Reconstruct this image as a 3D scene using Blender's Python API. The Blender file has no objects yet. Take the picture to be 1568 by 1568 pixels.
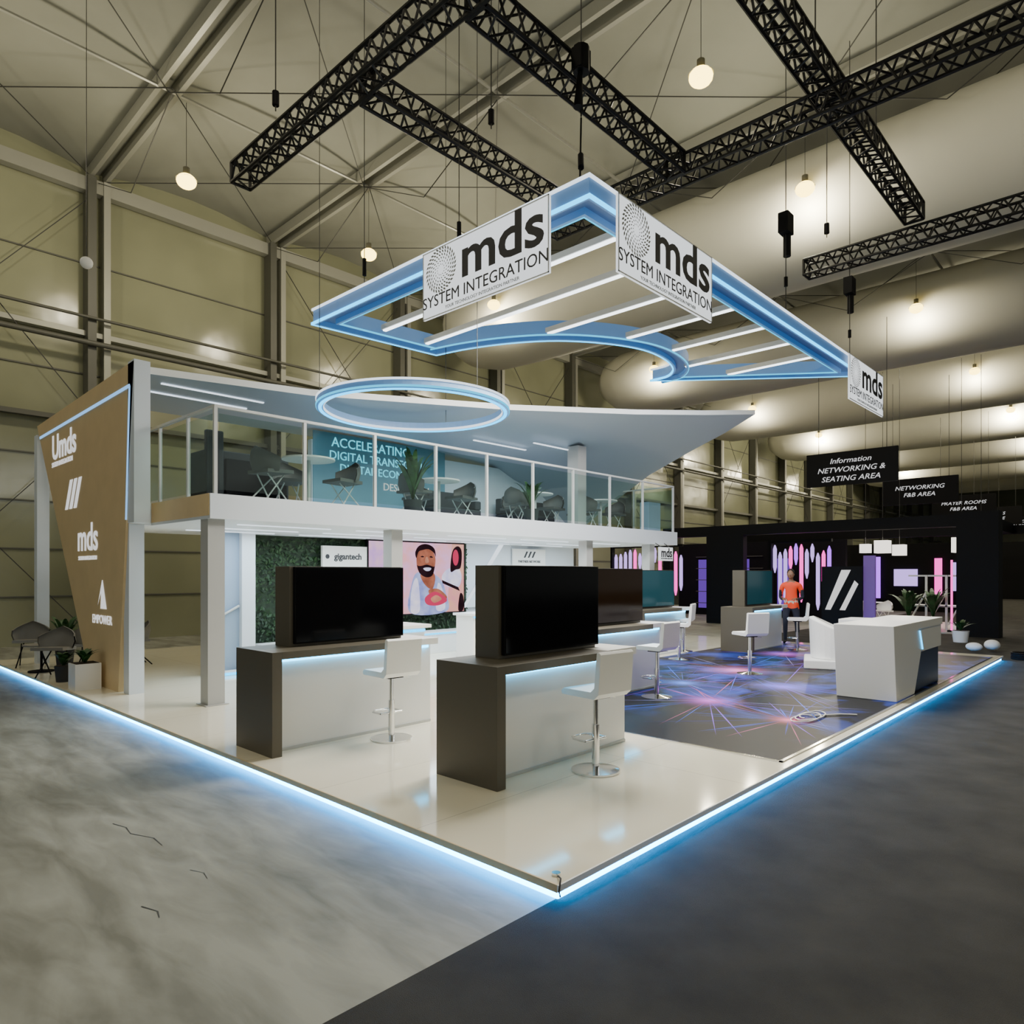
import bpy, math, random
from mathutils import Vector, Matrix, Euler
random.seed(4)
S=bpy.context.scene
# ------------------------------------------------------------ materials
def mat(name,col,rough=.5,metal=0.,emit=None,es=0.,noise=0.,nscale=5.,bump=0.,bscale=50.,spec=.5):
    m=bpy.data.materials.new(name);m.use_nodes=True
    nt=m.node_tree;b=nt.nodes['Principled BSDF']
    b.inputs['Base Color'].default_value=(*col,1);b.inputs['Roughness'].default_value=rough
    b.inputs['Metallic'].default_value=metal;b.inputs['Specular IOR Level'].default_value=spec
    if emit:
        b.inputs['Emission Color'].default_value=(*emit,1);b.inputs['Emission Strength'].default_value=es
        m.cycles.emission_sampling='NONE'
    tc=None
    if noise or bump:
        tc=nt.nodes.new('ShaderNodeTexCoord')
    if noise:
        n=nt.nodes.new('ShaderNodeTexNoise');n.inputs['Scale'].default_value=nscale;n.inputs['Detail'].default_value=6
        nt.links.new(tc.outputs['Object'],n.inputs['Vector'])
        r=nt.nodes.new('ShaderNodeMapRange');r.inputs[1].default_value=.3;r.inputs[2].default_value=.7
        r.inputs[3].default_value=1-noise;r.inputs[4].default_value=1+noise
        nt.links.new(n.outputs['Fac'],r.inputs[0])
        v=nt.nodes.new('ShaderNodeVectorMath');v.operation='SCALE';v.inputs[0].default_value=col
        nt.links.new(r.outputs[0],v.inputs['Scale']);nt.links.new(v.outputs[0],b.inputs['Base Color'])
    if bump:
        n=nt.nodes.new('ShaderNodeTexNoise');n.inputs['Scale'].default_value=bscale;n.inputs['Detail'].default_value=4
        nt.links.new(tc.outputs['Object'],n.inputs['Vector'])
        bp=nt.nodes.new('ShaderNodeBump');bp.inputs['Strength'].default_value=bump;bp.inputs['Distance'].default_value=.02
        nt.links.new(n.outputs['Fac'],bp.inputs['Height']);nt.links.new(bp.outputs[0],b.inputs['Normal'])
    return m
def emis(name,col,s,sample=False):
    m=bpy.data.materials.new(name);m.use_nodes=True;nt=m.node_tree
    nt.nodes.remove(nt.nodes['Principled BSDF'])
    e=nt.nodes.new('ShaderNodeEmission');e.inputs[0].default_value=(*col,1);e.inputs[1].default_value=s
    nt.links.new(e.outputs[0],nt.nodes['Material Output'].inputs[0])
    if not sample:m.cycles.emission_sampling='NONE'
    return m
def glassmat(name,tint,refl):
    m=bpy.data.materials.new(name);m.use_nodes=True;nt=m.node_tree
    nt.nodes.remove(nt.nodes['Principled BSDF'])
    t=nt.nodes.new('ShaderNodeBsdfTransparent');t.inputs[0].default_value=(*tint,1)
    g=nt.nodes.new('ShaderNodeBsdfGlossy');g.inputs['Roughness'].default_value=.03
    x=nt.nodes.new('ShaderNodeMixShader');x.inputs[0].default_value=refl
    nt.links.new(t.outputs[0],x.inputs[1]);nt.links.new(g.outputs[0],x.inputs[2])
    nt.links.new(x.outputs[0],nt.nodes['Material Output'].inputs[0]);return m

WHITE=mat('white_laminate',(.85,.85,.84),.3)
WALLW=mat('white_wall_paint',(.66,.71,.77),.5)
CANO=mat('canopy_soffit_shaded',(.42,.49,.57),.5)  # darker copy of the white paint; underside shade put into the colour
FABW=mat('white_fabric',(.8,.79,.77),.7)
LEAW=mat('white_leather',(.86,.86,.84),.4,bump=.1,bscale=60)
DGREY=mat('dark_grey_laminate',(.095,.083,.060),.45)
BEIGE=mat('beige_panel',(.68,.51,.28),.55,noise=.04,nscale=3)
STEELW=mat('painted_steel',(.55,.56,.55),.4)
COLM=mat('column_grey',(.40,.40,.39),.45)
CHROME=mat('chrome',(.8,.8,.8),.12,1.)
BLACK=mat('black_paint',(.005,.005,.006),.6,spec=.12)
TRUSSB=mat('black_truss_metal',(.005,.005,.005),.5,spec=.25)
SCRB=mat('black_screen_glass',(.002,.002,.003),.12,spec=.12)
GLASS=glassmat('rail_glass',(.82,.90,.87),.05)
LEDB=emis('blue_led',(.0,.34,1.),38.,True)
LEDC=emis('cyan_led',(.0,.50,1.),4.0,True)
LEDCT=emis('counter_led',(.02,.55,1.),10.0,True)
LEDCS=emis('cyan_led_soft',(.05,.62,1.),1.6)
LEDW=emis('white_led',(.9,.97,1.),4.,True)
LEDWS=emis('white_led_soft',(.80,.90,1.),1.8)
BANN=emis('lit_banner_fabric',(.88,.92,.94),1.3)
INK=mat('dark_print',(.03,.03,.035),.6)
INKG=mat('grey_print',(.22,.23,.22),.6)
TXTW=emis('white_lettering',(1,1,1),.9)
TXTC=emis('cyan_lettering',(.15,.75,1.),1.6)
LAMP=emis('warm_lamp',(1.,.72,.15),9.)
LEAF=mat('leaf_green',(.03,.09,.025),.5,noise=.4,nscale=8)
HLEAF=mat('hedge_leaf',(.010,.036,.008),.6,noise=.5,nscale=8)
HEDGE=mat('hedge_green',(.006,.02,.005),.7,noise=.6,nscale=14,bump=.8,bscale=25)
SOIL=mat('soil',(.03,.02,.015),.9)
RIGB=mat('rig_blue_glow',(.18,.30,.46),.5,emit=(.04,.32,1.),es=.20)  # blue LED light on frame and ring put into colour and emission
RIGI=mat('rig_inner_glow',(.09,.16,.28),.5,emit=(.02,.22,.9),es=.08)  # weaker LED glow of the inner faces, put into colour and emission
NAVY=mat('navy_panel',(.012,.035,.10),.3)
GREYB=mat('blue_grey_wall',(.28,.37,.50),.5)
TEALW=mat('teal_wall_graphic',(.12,.28,.36),.5)
ALU=mat('hall_aluminium',(.30,.30,.26),.4,.2)
ALUD=mat('hall_steel_dark',(.075,.075,.062),.5)
WIRE=mat('cable_dark',(.03,.03,.027),.6)
MEMB=mat('roof_membrane',(.25,.255,.215),.8,noise=.18,nscale=.3)
DUCT=mat('fabric_duct',(.52,.51,.43),.85,noise=.06,nscale=.4)
ORANGE=mat('hi_vis_orange',(.85,.07,.02),.6,emit=(.9,.06,.01),es=.2)
REFL=mat('reflective_tape',(.6,.62,.55),.4)
TROU=mat('dark_trousers',(.02,.025,.05),.8)
SKIN=mat('skin',(.30,.16,.10),.5)
HAIR=mat('hair_black',(.012,.01,.01),.7)
SHOE=mat('shoe_black',(.01,.01,.01),.5)
SOFA=mat('dark_fabric',(.025,.028,.032),.8)
CHAIRG=mat('grey_fabric',(.20,.19,.17),.8)
CHAIRD=mat('deck_chair_fabric',(.10,.10,.098),.7)
PURP=emis('purple_neon',(.40,.08,1.),2.4)
MAG=emis('magenta_neon',(1.,.05,.5),2.6)
LAV=emis('lavender_light',(.58,.38,1.),1.6)
VIO=emis('violet_panel_light',(.16,.06,.5),.9)

def wallpanel():
    m=mat('hall_wall_panel',(.34,.325,.2),.2);nt=m.node_tree;b=nt.nodes['Principled BSDF']
    tc=nt.nodes.new('ShaderNodeTexCoord')
    n=nt.nodes.new('ShaderNodeTexNoise');n.inputs['Scale'].default_value=.25;n.inputs['Detail'].default_value=3
    nt.links.new(tc.outputs['Object'],n.inputs['Vector'])
    r=nt.nodes.new('ShaderNodeValToRGB')
    r.color_ramp.elements[0].position=.3;r.color_ramp.elements[0].color=(.160,.165,.108,1)
    r.color_ramp.elements[1].position=.7;r.color_ramp.elements[1].color=(.255,.26,.172,1)
    nt.links.new(n.outputs['Fac'],r.inputs[0]);nt.links.new(r.outputs[0],b.inputs['Base Color'])
    n2=nt.nodes.new('ShaderNodeTexNoise');n2.inputs['Scale'].default_value=.9
    nt.links.new(tc.outputs['Object'],n2.inputs['Vector'])
    bp=nt.nodes.new('ShaderNodeBump');bp.inputs['Strength'].default_value=.25;bp.inputs['Distance'].default_value=.08
    nt.links.new(n2.outputs['Fac'],bp.inputs['Height']);nt.links.new(bp.outputs[0],b.inputs['Normal'])
    return m
PANEL=wallpanel()
def concrete():
    m=mat('concrete_floor',(.2,.2,.17),.6);nt=m.node_tree;b=nt.nodes['Principled BSDF']
    tc=nt.nodes.new('ShaderNodeTexCoord')
    def noise(sc,det,dist=0,vs=(1,1,1),rot=.75):
        mp=nt.nodes.new('ShaderNodeMapping');mp.inputs['Scale'].default_value=vs;mp.inputs['Rotation'].default_value=(0,0,rot)
        nt.links.new(tc.outputs['Object'],mp.inputs[0])
        n=nt.nodes.new('ShaderNodeTexNoise');n.inputs['Scale'].default_value=sc;n.inputs['Detail'].default_value=det
        n.inputs['Distortion'].default_value=dist
        nt.links.new(mp.outputs[0],n.inputs['Vector']);return n
    n1=noise(1.7,9,.7,(1.8,.5,1));n2=noise(6,9,.8,(1,.3,1),.55)
    mx=nt.nodes.new('ShaderNodeMath');mx.operation='MULTIPLY_ADD';mx.inputs[1].default_value=.55
    nt.links.new(n2.outputs['Fac'],mx.inputs[0]);nt.links.new(n1.outputs['Fac'],mx.inputs[2])
    r=nt.nodes.new('ShaderNodeValToRGB')
    e=r.color_ramp.elements;e[0].position=.60;e[0].color=(.155,.155,.128,1);e[1].position=.96;e[1].color=(.31,.315,.275,1)
    nt.links.new(mx.outputs[0],r.inputs[0]);nt.links.new(r.outputs[0],b.inputs['Base Color'])
    r2=nt.nodes.new('ShaderNodeMapRange');r2.inputs[3].default_value=.40;r2.inputs[4].default_value=.7
    nt.links.new(n1.outputs['Fac'],r2.inputs[0]);nt.links.new(r2.outputs[0],b.inputs['Roughness'])
    bp=nt.nodes.new('ShaderNodeBump');bp.inputs['Strength'].default_value=.2;bp.inputs['Distance'].default_value=.01
    nt.links.new(n2.outputs['Fac'],bp.inputs['Height']);nt.links.new(bp.outputs[0],b.inputs['Normal'])
    return m
CONC=concrete()
ASPH=mat('dark_aisle_carpet',(.060,.058,.053),.95,noise=.22,nscale=2.2,bump=.6,bscale=260,spec=.15)
def platfloor():
    m=mat('platform_floor',(.62,.58,.47),.09);nt=m.node_tree;b=nt.nodes['Principled BSDF']
    tc=nt.nodes.new('ShaderNodeTexCoord')
    br=nt.nodes.new('ShaderNodeTexBrick');br.offset=0.;br.inputs['Color1'].default_value=(.86,.80,.64,1);br.inputs['Color2'].default_value=(.83,.77,.62,1)
    br.inputs['Mortar'].default_value=(.52,.47,.37,1);br.inputs['Scale'].default_value=1
    br.inputs['Brick Width'].default_value=2.44;br.inputs['Row Height'].default_value=1.22;br.inputs['Mortar Size'].default_value=.003
    nt.links.new(tc.outputs['Object'],br.inputs['Vector']);nt.links.new(br.outputs['Color'],b.inputs['Base Color'])
    b.inputs['Specular IOR Level'].default_value=.85
    return m
PLAT=platfloor()
NODES=[(8.6,3.0,1.0),(5.6,2.0,.7),(5.1,.75,.45),(7.4,1.75,.8),(6.7,3.0,.6),(10.6,1.6,.9),(11.6,3.4,.9),(12.9,2.,.7)]
def energy():
    m=mat('printed_energy_carpet',(.02,.02,.03),.4,spec=.18);nt=m.node_tree;b=nt.nodes['Principled BSDF'];L=nt.links.new
    tc=nt.nodes.new('ShaderNodeTexCoord');acc=None
    cols=[(.8,.20,.40),(.55,.10,.65),(.75,.15,.2),(.18,.12,.8),(.08,.2,.8)]
    for i,(x,y,r) in enumerate(NODES):
        vd=nt.nodes.new('ShaderNodeVectorMath');vd.operation='DISTANCE';vd.inputs[1].default_value=(x,y,PZ+.006);L(tc.outputs['Object'],vd.inputs[0])
        mr=nt.nodes.new('ShaderNodeMapRange');mr.inputs[1].default_value=0;mr.inputs[2].default_value=r;mr.inputs[3].default_value=1;mr.inputs[4].default_value=0;L(vd.outputs['Value'],mr.inputs[0])
        pw=nt.nodes.new('ShaderNodeMath');pw.operation='POWER';pw.inputs[1].default_value=3.2;L(mr.outputs[0],pw.inputs[0])
        sc=nt.nodes.new('ShaderNodeVectorMath');sc.operation='SCALE';sc.inputs[0].default_value=cols[i%5];L(pw.outputs[0],sc.inputs['Scale'])
        if acc is None:acc=sc.outputs[0]
        else:
            a=nt.nodes.new('ShaderNodeVectorMath');a.operation='ADD';L(acc,a.inputs[0]);L(sc.outputs[0],a.inputs[1]);acc=a.outputs[0]
    n=nt.nodes.new('ShaderNodeTexNoise');n.inputs['Scale'].default_value=1.1;n.inputs['Detail'].default_value=5;n.inputs['Distortion'].default_value=1.;L(tc.outputs['Object'],n.inputs['Vector'])
    cr=nt.nodes.new('ShaderNodeValToRGB');e=cr.color_ramp.elements;e[0].position=.50;e[0].color=(.0,.0,.0,1);e[1].position=.80;e[1].color=(.02,.06,.42,1);L(n.outputs['Fac'],cr.inputs[0])
    sp=nt.nodes.new('ShaderNodeSeparateXYZ');L(tc.outputs['Object'],sp.inputs[0])
    fd=nt.nodes.new('ShaderNodeMapRange');fd.inputs[1].default_value=4.;fd.inputs[2].default_value=5.5;L(sp.outputs['X'],fd.inputs[0])
    s2=nt.nodes.new('ShaderNodeVectorMath');s2.operation='SCALE';L(cr.outputs[0],s2.inputs[0]);L(fd.outputs[0],s2.inputs['Scale'])
    a=nt.nodes.new('ShaderNodeVectorMath');a.operation='ADD';L(acc,a.inputs[0]);L(s2.outputs[0],a.inputs[1])
    ba=nt.nodes.new('ShaderNodeVectorMath');ba.operation='ADD';ba.inputs[1].default_value=(.006,.006,.009);L(a.outputs[0],ba.inputs[0])
    L(ba.outputs[0],b.inputs['Base Color']);L(a.outputs[0],b.inputs['Emission Color']);b.inputs['Emission Strength'].default_value=.5  # emission added so the printed pattern glows
    m.cycles.emission_sampling='NONE'
    return m
PZ=.10 # platform top
ENERGY=energy()
STRK=[mat('streak_blue',(.02,.08,.5),.4,emit=(.03,.15,1.),es=.4,spec=.2),mat('streak_violet',(.15,.06,.5),.4,emit=(.28,.10,1.),es=.36,spec=.2),mat('streak_pale',(.25,.25,.6),.4,emit=(.4,.4,1.),es=.25,spec=.2),mat('streak_deep',(.015,.02,.2),.4,emit=(.02,.05,.6),es=.35,spec=.2),mat('streak_rose',(.35,.08,.2),.4,emit=(.8,.12,.3),es=.25,spec=.2)]  # printed streaks, weak glow added to each colour

# ------------------------------------------------------------ mesh builder
class B:
    def __init__(s): s.v=[];s.f=[];s.fm=[];s.sm=[];s.mats=[];s.M=Matrix()
    def mi(s,m):
        if m not in s.mats:s.mats.append(m)
        return s.mats.index(m)
    def add(s,vs,fs,m,smooth=False):
        o=len(s.v);s.v+= [tuple(s.M@Vector(v)) for v in vs];i=s.mi(m)
        for f in fs:s.f.append([o+k for k in f]);s.fm.append(i);s.sm.append(smooth)
    def box(s,x0,y0,z0,x1,y1,z1,m):
        if x0>x1:x0,x1=x1,x0
        if y0>y1:y0,y1=y1,y0
        if z0>z1:z0,z1=z1,z0
        s.add([(x0,y0,z0),(x1,y0,z0),(x1,y1,z0),(x0,y1,z0),(x0,y0,z1),(x1,y0,z1),(x1,y1,z1),(x0,y1,z1)],
              [(0,3,2,1),(4,5,6,7),(0,1,5,4),(1,2,6,5),(2,3,7,6),(3,0,4,7)],m)
    def prism(s,pts,off,m):
        n=len(pts);o=Vector(off);P=[Vector(p) for p in pts]
        nrm=Vector((0,0,0))
        for i in range(n):nrm+=P[i].cross(P[(i+1)%n])
        if nrm.dot(o)>0:P=P[::-1]
        vs=P+[p+o for p in P]
        fs=[tuple(range(n)),tuple(range(2*n-1,n-1,-1))]+[((i+1)%n,i,n+i,n+(i+1)%n) for i in range(n)]
        s.add(vs,fs,m)
    def poly(s,pts,m): s.add(pts,[tuple(range(len(pts)))],m)
    def cyl(s,p0,p1,r,m,n=10,r1=None,caps=True):
        p0=Vector(p0);p1=Vector(p1);r1=r if r1 is None else r1
        d=(p1-p0);q=d.to_track_quat('Z','Y')
        vs=[]
        for k,(p,rr) in enumerate(((p0,r),(p1,r1))):
            for i in range(n):
                a=2*math.pi*(i+.5)/n;vs.append(p+q@Vector((math.cos(a)*rr,math.sin(a)*rr,0)))
        fs=[(i,(i+1)%n,n+(i+1)%n,n+i) for i in range(n)]
        s.add(vs,fs,m,n>6)
        if caps:s.add(vs,[tuple(range(n-1,-1,-1)),tuple(range(n,2*n))],m)
    def tube(s,pts,r,m,n=8,closed=False):
        P=[Vector(p) for p in pts];N=len(P);vs=[]
        for i,p in enumerate(P):
            a=P[(i-1)%N] if (closed or i>0) else P[i];b=P[(i+1)%N] if (closed or i<N-1) else P[i]
            q=(b-a).to_track_quat('Z','Y')
            for k in range(n):
                t=2*math.pi*k/n;vs.append(p+q@Vector((math.cos(t)*r,math.sin(t)*r,0)))
        fs=[]
        for i in range(N if closed else N-1):
            j=(i+1)%N
            for k in range(n):fs.append((i*n+k,i*n+(k+1)%n,j*n+(k+1)%n,j*n+k))
        s.add(vs,fs,m,True)
    def sphere(s,c,r,m,sc=(1,1,1),nu=16,nv=10,rot=None):
        vs=[];R=rot or Matrix.Identity(3)
        for j in range(nv+1):
            t=math.pi*j/nv
            for i in range(nu):
                a=2*math.pi*i/nu
                vs.append(Vector(c)+R@Vector((r*sc[0]*math.sin(t)*math.cos(a),r*sc[1]*math.sin(t)*math.sin(a),r*sc[2]*math.cos(t))))
        fs=[(j*nu+i,(j+1)*nu+i,(j+1)*nu+(i+1)%nu,j*nu+(i+1)%nu) for j in range(nv) for i in range(nu)]
        s.add(vs,fs,m,True)
    def text(s,body,size,m,org,ax,ay,ext=.004,off=0.,align='CENTER',sx=1.,shear=0.):
        c=bpy.data.curves.new('t','FONT');c.body=body;c.size=size;c.extrude=ext;c.offset=off;c.align_x=align;c.align_y='CENTER'
        c.resolution_u=3;c.shear=shear
        o=bpy.data.objects.new('t',c);S.collection.objects.link(o)
        bpy.context.view_layer.update()
        me=bpy.data.meshes.new_from_object(o.evaluated_get(bpy.context.evaluated_depsgraph_get()))
        ax=Vector(ax).normalized();ay=Vector(ay).normalized();az=ax.cross(ay)
        T=Matrix((ax,ay,az)).transposed().to_4x4();T.translation=Vector(org)
        s.add([T@Vector((v.co.x*sx,v.co.y,v.co.z)) for v in me.vertices],[tuple(p.vertices) for p in me.polygons],m)
        bpy.data.objects.remove(o);bpy.data.meshes.remove(me)
    def build(s,name,bevel=0.,loc=None):
        me=bpy.data.meshes.new(name);me.from_pydata(s.v,[],s.f)
        for m in s.mats:me.materials.append(m)
        me.polygons.foreach_set('material_index',s.fm);me.polygons.foreach_set('use_smooth',s.sm)
        me.update();o=bpy.data.objects.new(name,me);S.collection.objects.link(o)
        if bevel:
            md=o.modifiers.new('bevel','BEVEL');md.width=bevel;md.segments=2;md.limit_method='ANGLE';md.angle_limit=math.radians(50)
        return o
def RZ(x,y,z,a=0.,sc=1.): return Matrix.Translation((x,y,z))@Matrix.Rotation(a,4,'Z')@Matrix.Scale(sc,4)

# ------------------------------------------------------------ hall shell
b=B();b.box(-14,.0,-.2,98,18.2,0,CONC)
b.build('floor')
b=B()
def crack(pts,w=.006):
    for i in range(len(pts)-1):
        p=Vector(pts[i]);q=Vector(pts[i+1]);n=Vector((-(q-p).y,(q-p).x)).normalized()*w
        b.poly([(p.x-n.x,p.y-n.y,.002),(q.x-n.x*.6,q.y-n.y*.6,.002),(q.x+n.x*.6,q.y+n.y*.6,.002),(p.x+n.x,p.y+n.y,.002)],INK)
crack([(-1.26,3.10),(-1.22,2.95),(-1.24,2.8),(-1.16,2.6),(-1.17,2.42)],.0035)
crack([(-1.57,1.62),(-1.53,1.5),(-1.55,1.42)],.004)
crack([(-1.2,1.9),(-1.16,1.8),(-1.18,1.7)],.0025)
b.build('floor_crack')
b=B();b.box(-14,-30,-.2,97.9,.04,.004,ASPH);b.box(14.6,.04,0.0005,97.9,6,.004,ASPH);b.build('aisle_carpet')
b=B();b.box(-14,18.2,0,98,18.4,13.2,PANEL)
for z in (1.2,2.4,3.6,4.8,7.0,9.9):b.box(-14,18.16,z,98,18.2,z+.035,ALUD)
b.build('wall_left')
b=B();b.box(98,-30,0,98.2,18.2,14,PANEL);b.build('wall_back')
def roofz(y): return 12.35+(18.2-y)*.02
b=B();vs=[];fs=[];nx=0
xs=[-12.1+5*k/6 for k in range(0,6*22+1)];ys=[-30+48.2*j/16 for j in range(17)]
for x in xs:
    ph=((x+12.1)/5)%1
    for y in ys:vs.append((x,y,roofz(y)+.30*math.sin(math.pi*ph)))
n=len(ys)
for i in range(len(xs)-1):
    for j in range(n-1):fs.append((i*n+j,i*n+j+1,(i+1)*n+j+1,(i+1)*n+j))
b.add(vs,fs,MEMB,True)
b.build('ceiling')
b=B()
for k in range(22):
    x=-12.1+5*k
    for dx in (-.24,.14):
        b.prism([(x+dx,-30,roofz(-30)-.28),(x+dx,18.1,roofz(18.2)-.28),(x+dx,18.1,roofz(18.2)),(x+dx,-30,roofz(-30))],(.10,0,0),ALU)
b.build('roof_rafters')
b=B()
for k in range(22):
    x=-12.1+5*k
    b.box(x-.30,17.7,0,x-.10,18.12,12.05,ALUD);b.box(x+.10,17.8,0,x+.26,18.12,12.05,ALU)
b.build('wall_columns')
b=B()
b.box(-14,17.85,11.7,98,18.1,12.05,ALU);b.box(-14,17.9,7.95,98,18.1,8.08,ALU);b.cyl((-14,17.6,7.7),(98,17.6,7.7),.07,ALUD)
b.box(-14,17.9,5.7,98,18.1,5.82,ALUD);b.cyl((-14,17.6,8.35),(98,17.6,8.35),.04,ALUD)
b.build('trim_wall_rails')
b=B()
for y in (13.2,8.2,3.2,-1.8,-6.8):
    b.cyl((-14,y,roofz(y)-.25),(97.8,y,roofz(y)-.25),.04,ALU,6)
for k in range(20):
    x=-12.1+5*k
    for y in (18.0,13.2,8.2,3.2,-1.8):
        b.cyl((x,y,roofz(y)-.3),(x+5,y-5,roofz(y-5)-.3),.012,WIRE,4,caps=False)
        b.cyl((x+5,y,roofz(y)-.3),(x,y-5,roofz(y-5)-.3),.012,WIRE,4,caps=False)
        b.cyl((x,y,roofz(y)-.3),(x,y-2.5,roofz(y)-1.5),.012,WIRE,4,caps=False)
        b.cyl((x,y-5,roofz(y)-.3),(x,y-2.5,roofz(y)-1.5),.012,WIRE,4,caps=False)
    if k%2==0:
        for z0,z1 in ((0,5.7),(5.7,11.8)):
            b.cyl((x,17.9,z0),(x+5,17.9,z1),.014,WIRE,4,caps=False);b.cyl((x+5,17.9,z0),(x,17.9,z1),.014,WIRE,4,caps=False)
b.build('roof_bracing_cables')
for x in (15.3,25.0,34.7,44.4,54.1,63.8,73.5):
    b=B();seg=32
    ys2=[17.4,17.2,16.6,15.8]+[14-2*i for i in range(22)]
    sc=[.05,.5,.82,.96]+[1]*22
    vs=[];fs=[]
    for y,q in zip(ys2,sc):
        for k in range(seg):
            a=2*math.pi*k/seg;vs.append((x+2.0*q*math.cos(a),y,10.8+1.45*q*math.sin(a)))
    for i in range(len(ys2)-1):
        for k in range(seg):fs.append((i*seg+k,i*seg+(k+1)%seg,(i+1)*seg+(k+1)%seg,(i+1)*seg+k))
    b.add(vs,fs,DUCT,True);b.build('fabric_air_duct')

# ------------------------------------------------------------ high-bay lamps
def lamp(x,y,z=10.5,light=True,e=320):
    b=B();b.cyl((x,y,z+.30),(x,y,roofz(y)-.2),.006,WIRE,5)
    b.cyl((x,y,z+.14),(x,y,z+.30),.07,ALUD,12)
    b.cyl((x,y,z+.14),(x,y,z+.04),.08,ALUD,16,r1=.22,caps=False)
    b.sphere((x,y,z-.0),.21,LAMP,(1,1,.75))
    b.build('high_bay_lamp')
    if light:
        l=bpy.data.lights.new('high_bay_light','POINT');l.energy=e;l.color=(1.,.90,.66);l.shadow_soft_size=.25
        o=bpy.data.objects.new('high_bay_light',l);o.location=(x,y,z-.55);S.collection.objects.link(o)
for k in range(14):
    x=3.35+4.85*k
    lamp(x,13.4,light=(k<8 or k%2==0),e=320 if k<8 else 850)
    if k>0 and k!=3:lamp(x,3.5,light=(k<8 or k%2==0),e=320 if k<8 else 850)
for x in (-1.5,):lamp(x,13.4)
for x in (3.3,10.,):lamp(x,-6.)
lamp(-1.5,3.5);lamp(-2,-6.)

# ------------------------------------------------------------ trusses
def truss(p0,p1,w=.30):
    b=B();p0=Vector(p0);p1=Vector(p1);d=(p1-p0);L=d.length;d.normalize();s=Vector((-d.y,d.x,0))*w/2;u=Vector((0,0,w/2))
    cs=[s+u,s-u,-s-u,-s+u]
    for c in cs:b.cyl(p0+c,p1+c,.027,TRUSSB,6)
    n=max(1,round(L/w/1.05));st=L/n
    for i in range(n):
        a=p0+d*st*i;e=p0+d*st*(i+1);mid=(a+e)/2
        for k in range(4):
            c0,c1=cs[k],cs[(k+1)%4]
            b.cyl(a+c0,mid+c1,.016,TRUSSB,5,caps=False);b.cyl(mid+c1,e+c0,.016,TRUSSB,5,caps=False)
    for a in (p0,p1,):
        for k in range(4):b.cyl(a+cs[k],a+cs[(k+1)%4],.027,TRUSSB,6)
    b.build('lighting_truss')
TZ=8.0
truss((2.07,8.1,TZ),(2.07,-4,TZ))
truss((2.26,5.0,TZ),(6.46,5.0,TZ))
truss((2.26,3.0,TZ),(6.46,3.0,TZ))
truss((6.65,5.6,TZ),(6.65,-6,TZ))
truss((2.26,.9,TZ+.36),(11.3,.9,TZ+.36))
truss((11.5,2.9,TZ),(11.5,-6,TZ))
def hoist(x,y,z):
    b=B();b.cyl((x,y,z+.2),(x,y,12.3),.008,WIRE,5);b.cyl((x,y,z+.0),(x,y,z+.30),.10,BLACK,10);b.box(x-.10,y-.07,z+.02,x+.10,y+.07,z+.28,BLACK)
    b.cyl((x-.06,y,z-.45),(x-.02,y,z),.06,BLACK,8,r1=.03);b.cyl((x,y,7.32),(x,y,z),.010,BLACK,6);b.build('chain_hoist')
hoist(3.75,2.72,7.85)
b=B();b.cyl((3.75,2.72,7.3),(3.05,2.2,6.02),.012,BLACK,6);b.cyl((3.35,2.42,6.55),(3.2,2.3,6.3),.035,BLACK,8);b.build('rigging_sling')
for x,y in ((8.3,2.05),(11.6,2.1)):
    b=B();b.cyl((x,y,6.02),(x,y,12.3),.008,WIRE,5);b.cyl((x,y,6.45),(x,y,6.6),.03,BLACK,8);b.box(x-.12,y-.08,7.3,x+.12,y+.08,7.62,BLACK);b.cyl((x+.05,y,6.95),(x+.05,y,7.3),.06,BLACK,8)
    b.build('chain_hoist')
b=B();b.cyl((3.05,6.2,6.02),(3.05,6.2,12.3),.006,WIRE,5);b.cyl((3.05,6.2,6.2),(3.05,6.2,6.45),.03,BLACK,8);b.build('frame_suspension_cable')
b=B();b.cyl((3.02,4.1,6.02),(3.02,4.1,6.25),.03,BLACK,8);b.cyl((3.02,4.1,6.2),(3.02,4.1,12.3),.006,WIRE,5);b.build('frame_suspension_cable')
for (x,y) in ((2.07,7.0),(2.07,1),(6.65,1),(9,.9),(11.5,-1),(4.5,5),(11.5,2.5)):
    b=B();b.cyl((x,y,TZ+.52),(x,y,12.3),.01,WIRE,5);b.cyl((x,y,TZ+.6),(x,y,TZ+.8),.05,BLACK,8);b.build('truss_suspension_cable')

# ------------------------------------------------------------ hanging rig
b=B()
outer=[(2.95,2.0),(2.95,7.45),(5.3,7.2)]
curve=[(5.45,6.5),(5.75,5.75),(6.2,5.1),(6.85,4.6),(7.6,4.3),(8.35,4.3),(9.0,4.5),(9.4,4.85),(9.45,5.25)]
def catmull(pts,n=5):
    out=[]
    for i in range(len(pts)-1):
        p0=Vector(pts[max(i-1,0)]);p1=Vector(pts[i]);p2=Vector(pts[i+1]);p3=Vector(pts[min(i+2,len(pts)-1)])
        for k in range(n):
            t=k/n;out.append(tuple(.5*((2*p1)+(p2-p0)*t+(2*p0-5*p1+4*p2-p3)*t*t+(3*p1-p0-3*p2+p3)*t*t*t)))
    out.append(tuple(pts[-1]));return out
cv=catmull([(5.3,7.2)]+curve)
path=outer[:2]+cv+[(12.0,2.0)]
N=len(path)
area_=sum(path[i][0]*path[(i+1)%N][1]-path[(i+1)%N][0]*path[i][1] for i in range(N))
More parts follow.
